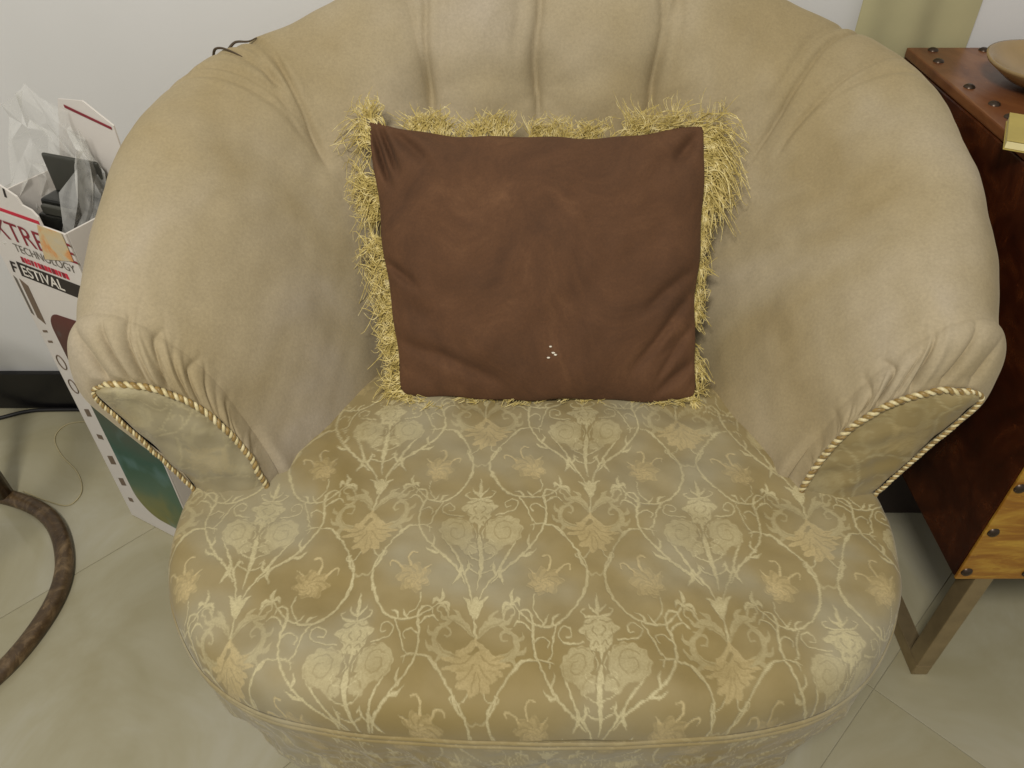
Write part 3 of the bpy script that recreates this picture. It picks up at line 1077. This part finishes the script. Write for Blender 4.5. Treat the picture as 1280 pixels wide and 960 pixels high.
# torn front flap standing up, and back flap with a red edge
def plate(name, pts, y, mat, parent, th=.0012):
    n = len(pts)
    V = [(p[0], y, p[1]) for p in pts] + [(p[0], y + th, p[1]) for p in pts]
    F = [tuple(range(n)), tuple(range(2 * n - 1, n - 1, -1))] + [(i, i + n, (i + 1) % n + n, (i + 1) % n) for i in range(n)]
    o = mesh_np(name, V, F, mat, parent, smooth=False)
    bm = bmesh.new(); bm.from_mesh(o.data); bmesh.ops.recalc_face_normals(bm, faces=bm.faces); bm.to_mesh(o.data); bm.free()
    return o


flap = plate('top_flap', [(.0, BH + .0004), (.137, BH + .0004), (.136, .668), (.128, .676), (.112, .679), (.108, .690), (.085, .698), (.06, .706), (.0, .712)], .0002, M['carton'], bx, .0025)
plate('tear_mark', [(.083, .684), (.087, .684), (.090, .697), (.087, .697)], -.0008, M['ink_black'], flap, .0006)
# printing on the face
def text_mesh(name, s, size, x, z, mat, parent, sx=1.0, shear=0.0, y=-.0009, weight=0.0):
    cu = bpy.data.curves.new('txt', 'FONT')
    cu.body = s; cu.size = size; cu.shear = shear; cu.offset = weight
    tmp = bpy.data.objects.new('txt', cu); C.objects.link(tmp)
    bpy.context.view_layer.update()
    dg = bpy.context.evaluated_depsgraph_get()
    me = bpy.data.meshes.new_from_object(tmp.evaluated_get(dg))
    bpy.data.objects.remove(tmp); bpy.data.curves.remove(cu)
    me.transform(Matrix(((sx, 0, 0, 0), (0, 0, 1, 0), (0, 1, 0, 0), (0, 0, 0, 1))))
    me.materials.clear(); me.materials.append(mat)
    me.name = name
    o = bpy.data.objects.new(name, me); C.objects.link(o); o.parent = parent; o.location = (x, y, z)
    return o


plate('red_stripe', [(.0, .6575), (.1345, .6575), (.1345, .6625), (.0, .6625)], -.0007, M['ink_red'], bx, .0005)
text_mesh('lettering', 'XTREME', .044, .018, .612, M['ink_maroon'], bx, 1.02)
text_mesh('lettering', 'TECHNOLOGY', .0185, .047, .594, M['ink_grey'], bx, .98)
for i in range(14):
    x0 = .050 + i * .0070
    plate('small_print', [(x0, .577), (x0 + random.uniform(.0035, .0060), .577), (x0 + random.uniform(.0045, .0062), .586), (x0 + .0004, .586)], -.0008, M['ink_red'] if i % 3 else M['ink_maroon'], bx, .0005)
plate('banner', [(.030, .548), (.165, .548), (.167, .573), (.033, .573)], -.0006, M['ink_black'], bx, .0004)
text_mesh('lettering', 'F', .027, .012, .551, M['ink_black'], bx, 1.0, .2, weight=.0006)
text_mesh('lettering', 'ESTIVAL', .025, .037, .552, M['ink_white'], bx, .98, .1, weight=.0004)
# side pictures and icons down the left border
plate('icon_strip', [(.016, .470), (.030, .462), (.033, .532), (.019, .540)], -.0007, M['ink_icon'], bx, .0005)
plate('icon_strip', [(.005, .475), (.010, .472), (.012, .538), (.007, .542)], -.0007, M['ink_grey'], bx, .0005)
for z, w, h in ((.278, .011, .011), (.222, .012, .007), (.165, .013, .014), (.108, .012, .013), (.058, .010, .007)):
    plate('icon', [(.018, z - h), (.018 + w * 1.2, z - h * .5), (.018 + w * 1.2, z + h), (.018, z + h * .5)], -.0007, M['ink_icon'], bx, .0005)
for z in (.335, .385):
    th = np.linspace(0, 2 * math.pi, 33)
    P = np.stack([.021 + .009 * np.cos(th), np.full(33, -.0008), z + .014 * np.sin(th)], 1)
    Vt, Ft = tube(P, .0009, 6, (0, 1, 0), cap=False)
    mesh_np('icon_ring', Vt, Ft, M['ink_icon'], bx)
for z in (.425, .445):
    plate('icon', [(.012, z - .004), (.024, z), (.024, z + .004), (.012, z)], -.0007, M['ink_icon'], bx, .0005)
# big rounded picture
pts = []
for (cx0, cz0, a0) in ((.078, .455, 180), (BW - .004, .475, 90)):
    if a0 == 180:
        for a in np.linspace(180, 100, 9): pts.append((cx0 + .034 * math.cos(R(a)), cz0 + .04 * math.sin(R(a))))
pts += [(BW - .002, .503), (BW - .002, .035)]
for a in np.linspace(270, 180, 10): pts.append((.098 + .052 * math.cos(R(a)), .100 + .062 * math.sin(R(a))))
plate('picture', pts, -.0007, M['picture'], bx, .0005)
plate('sticker', [(.130, .6565), (.176, .6565), (.176, .615), (.112, .600), (.120, .630)], -.0018, M['sticker'], bx, .0006)
# back flap with red line
bf = plate('back_flap', [(.02, BH + .0004), (.174, BH + .0004), (.176, .752), (.13, .776), (.08, .770)], BD - .0028, M['carton'], bx, .0022)
plate('red_stripe', [(.09, .7605), (.172, .7465), (.172, .7500), (.09, .7645)], BD - .0042, M['ink_maroon'], bx, .0006)

# things in the carton: black plastic tray and a clear crumpled bag
tr = empty('plastic_tray', (0, 0, 0))
Mx = Matrix.Translation((-.725, .942, 0)) @ Matrix.Rotation(ang, 4, 'Z')
tr.location = Mx @ Vector((.092, .072, .010)); tr.rotation_euler = (0, 0, ang + .15)
tag(tr, 'black plastic tray with grey back standing inside the open carton', 'tray')
box_obj('grey_back', (-.045, .022, .0), (.050, .028, .690), M['grey_plastic'], tr, .004, 3)
box_obj('black_body', (-.040, -.012, .0), (.048, .0205, .640), M['black_plastic'], tr, .006, 3)
box_obj('rim', (-.030, -.030, .600), (.045, -.0125, .628), M['black_plastic'], tr, .004, 3)
box_obj('ridge', (-.020, -.0295, .6285), (.040, -.022, .642), M['grey_plastic'], tr, .003, 3)

nu, nv = 30, 15
V = []
for i in range(nu):
    a = 2 * math.pi * i / nu
    for j, h in enumerate(np.linspace(0, 1, nv)):
        w = .048 + .008 * math.sin(h * 3)
        back = .5 + .5 * math.sin(a)
        z = .46 + h * (.165 + .150 * back ** 1.3 + .025 * math.sin(3 * a + 1))
        sg = .72
        x = .082 + w * 1.45 * math.copysign(abs(math.cos(a)) ** sg, math.cos(a)) - .012 * h ** 2
        y = .060 + w * math.copysign(abs(math.sin(a)) ** sg, math.sin(a))
        k = .35 + .65 * h
        V.append((x + rng.normal(0, .0055) * k, y + rng.normal(0, .0050) * k, z + rng.normal(0, .007)))
V = np.array(V)
fq = grid_faces(nu, nv, True)
ftri = np.vstack([fq[:, [0, 1, 2]], fq[:, [0, 2, 3]]])
bag = mesh_np('plastic_bag', V - np.array([.080, .062, .5]), ftri, M['film'], smooth=False)
bag.location = Mx @ Vector((.080, .062, .5)); bag.rotation_euler = (0, 0, ang)
tag(bag, 'crumpled clear plastic bag bulging out of the open carton', 'bag')

# ================================================================== STUDDED CHEST AT THE RIGHT
CX0, CX1, CY0, CY1, CZ0, CZ1 = .604, 1.14, .616, 1.225, .262, .768
ch = empty('studded_chest', ((CX0 + CX1) / 2, (CY0 + CY1) / 2, 0))
tag(ch, 'distressed brown leather chest with dark studs on a bronze metal frame', 'chest')
ox, oy = (CX0 + CX1) / 2, (CY0 + CY1) / 2
lx0, lx1, ly0, ly1 = CX0 - ox, CX1 - ox, CY0 - oy, CY1 - oy
g = .0008
box_obj('front_panel', (lx0, ly0, CZ0), (lx1, ly0 + .004, CZ1 - .014 - g), M['chest_front'], ch, .0012)
box_obj('side_panel', (lx0, ly0 + .004 + g, CZ0), (lx0 + .02, ly1, CZ1 - .014 - g), M['chest_side'], ch, .0025)
box_obj('side_panel', (lx1 - .02, ly0 + .004 + g, CZ0), (lx1, ly1, CZ1 - .014 - g), M['chest_side'], ch, .0025)
box_obj('back_panel', (lx0 + .02 + g, ly1 - .02, CZ0), (lx1 - .02 - g, ly1, CZ1 - .014 - g), M['chest_side'], ch, .0025)
box_obj('base_panel', (lx0 + .02 + g, ly0 + .02 + g, CZ0), (lx1 - .02 - g, ly1 - .02 - g, CZ0 + .015), M['chest_side'], ch)
box_obj('top_panel', (lx0, ly0, CZ1 - .014), (lx1, ly1, CZ1), M['chest_top'], ch, .0025)
bm = bmesh.new()
bmesh.ops.create_uvsphere(bm, u_segments=12, v_segments=6, radius=.0078)
bmesh.ops.delete(bm, geom=[v for v in bm.verts if v.co.z < -.0005], context='VERTS')
for v in bm.verts: v.co.z *= .55
for f in bm.faces: f.smooth = True
stud_me = bpy.data.meshes.new('stud'); bm.to_mesh(stud_me); bm.free(); stud_me.materials.append(M['stud'])


def stud(x, y, z, rot):
    o = bpy.data.objects.new('stud', stud_me); C.objects.link(o); o.parent = ch
    o.location = (x - ox, y - oy, z); o.rotation_euler = rot


zs = np.arange(.279, .76, .0845)
for z in zs: stud(.614 + random.uniform(-.002, .002), CY0 - .0002, z, (R(90), 0, 0))
for x in np.arange(.697, 1.12, .0845): stud(x, CY0 - .0002, .278 + random.uniform(-.002, .002), (R(90), 0, 0))
for y in (.70, .79, .85, .90, .952, .995, 1.057, 1.160): stud(.626 + random.uniform(-.004, .004), y, CZ1 + .0002, (0, 0, 0))
for x in (.638, .715, .79, .87, .95): stud(x, 1.210, CZ1 + .0002, (0, 0, 0))
# metal frame: front and rear legs with a floor runner on each side
for sx in (lx0 + .030, lx1 - .060):
    for yy in (ly0 + .002, ly1 - .035):
        box_obj('leg', (sx, yy, .0275), (sx + .026, yy + .028, CZ0 - .0005), M['steel'], ch, .002)
    box_obj('floor_runner', (sx, ly0 + .002, .0008), (sx + .026, ly1 - .003, .027), M['steel'], ch, .002)
# low dark box pushed under the chest
db = box_obj('storage_box', (0, 0, .001), (.50, .22, .205), M['dark_box'], None, .004)
db.location = (.47, .945, 0)
C.objects.unlink(db); C.objects.link(db)
tag(db, 'low dark brown box pushed under the studded chest behind the armchair', 'box')

# dish on the chest
prof = [(.0, .006), (.045, .006), (.075, .014), (.098, .028), (.106, .036), (.110, .036), (.108, .031), (.085, .012), (.05, .0005), (.0, .0005)]
nseg = 56
V = []; F = []
for i in range(nseg):
    a = 2 * math.pi * i / nseg
    for r, z in prof:
        V.append((r * math.cos(a) * 1.15, r * math.sin(a) * .9, z * (1 + .06 * math.sin(3 * a))))
npf = len(prof)
for i in range(nseg):
    i2 = (i + 1) % nseg
    for j in range(npf - 1):
        F.append((i * npf + j, i2 * npf + j, i2 * npf + j + 1, i * npf + j + 1))
dish = mesh_np('serving_dish', V, F, M['dish'])
dish.location = (.765, 1.045, CZ1 + .0006); dish.rotation_euler = (0, 0, R(-12))
tag(dish, 'shallow oval pale brown dish on top of the studded chest', 'dish')
# yellow booklet near the chest edge
bk = empty('booklet', (.648, .868, CZ1 + .0006), R(-28))
tag(bk, 'small yellow booklet with pale page edges lying on the studded chest', 'booklet')
box_obj('pages', (-.060, -.045, .0015), (.058, .045, .010), M['card_edge'], bk, .0008)
box_obj('cover', (-.061, -.046, .0105), (.060, .046, .012), M['card'], bk, .0005)
box_obj('cover', (-.061, -.046, 0), (.060, .046, .0012), M['card'], bk, .0004)

# ================================================================== RING STAND, CABLES AT THE LEFT
rs = empty('ring_stand', (-1.035, .735, 0))
tag(rs, 'worn brown metal ring stand with upright leg on the tiled floor', 'stand')
th = np.linspace(0, 2 * math.pi, 97)
rv, rf = [], []
prof = [(.014, .000), (.016, .006), (.013, .014), (.006, .019), (-.006, .019), (-.013, .014), (-.016, .006), (-.014, .000)]
for i in range(96):
    for pr, pz in prof:
        r_ = .252 + pr + .001 * math.sin(9 * th[i])
        rv.append((r_ * math.cos(th[i]), r_ * math.sin(th[i]), .001 + pz))
k = len(prof)
for i in range(96):
    i2 = (i + 1) % 96
    for j in range(k):
        rf.append((i * k + j, i2 * k + j, i2 * k + (j + 1) % k, i * k + (j + 1) % k))
mesh_np('base_ring', rv, rf, M['rust'], rs)
for a in (78, 198, 318 - 30):
    x, y = .252 * math.cos(R(a)), .252 * math.sin(R(a))
    Vt, Ft = tube(np.array([(x, y, .016), (x, y, .2), (x * .98, y * .98, .46)]), [.017, .014, .014], 12, (0, 1, 0))
    mesh_np('leg', Vt, Ft, M['rust'], rs)
P = np.stack([.247 * np.cos(th), .247 * np.sin(th), np.full(97, .47)], 1)
Vt, Ft = tube(P, .012, 10, cap=False)
mesh_np('top_ring', Vt, Ft, M['rust'], rs)

P = catmull([(-1.30, 1.12, .0045), (-1.20, 1.17, .0045), (-1.11, 1.205, .0045), (-1.06, 1.226, .0045), (-1.0, 1.232, .0045), (-.8, 1.233, .0045)], 60)
Vt, Ft = tube(P, .0042, 8)
cb = mesh_np('power_cable', Vt, Ft, M['cable'])
tag(cb, 'thin black cable lying on the floor along the black skirting', 'cable')
P = catmull([(-.90, 1.20, .0015), (-.955, 1.19, .0015), (-.965, 1.15, .0015), (-.93, 1.10, .0015), (-.875, 1.05, .0015), (-.845, 1.0, .0015), (-.855, .965, .0015), (-.90, .975, .0015), (-.96, 1.0, .0015)], 90)
Vt, Ft = tube(P, .0011, 6)
sw = mesh_np('string', Vt, Ft, M['wire'])
tag(sw, 'thin pale string looped on the floor beside the carton', 'string')
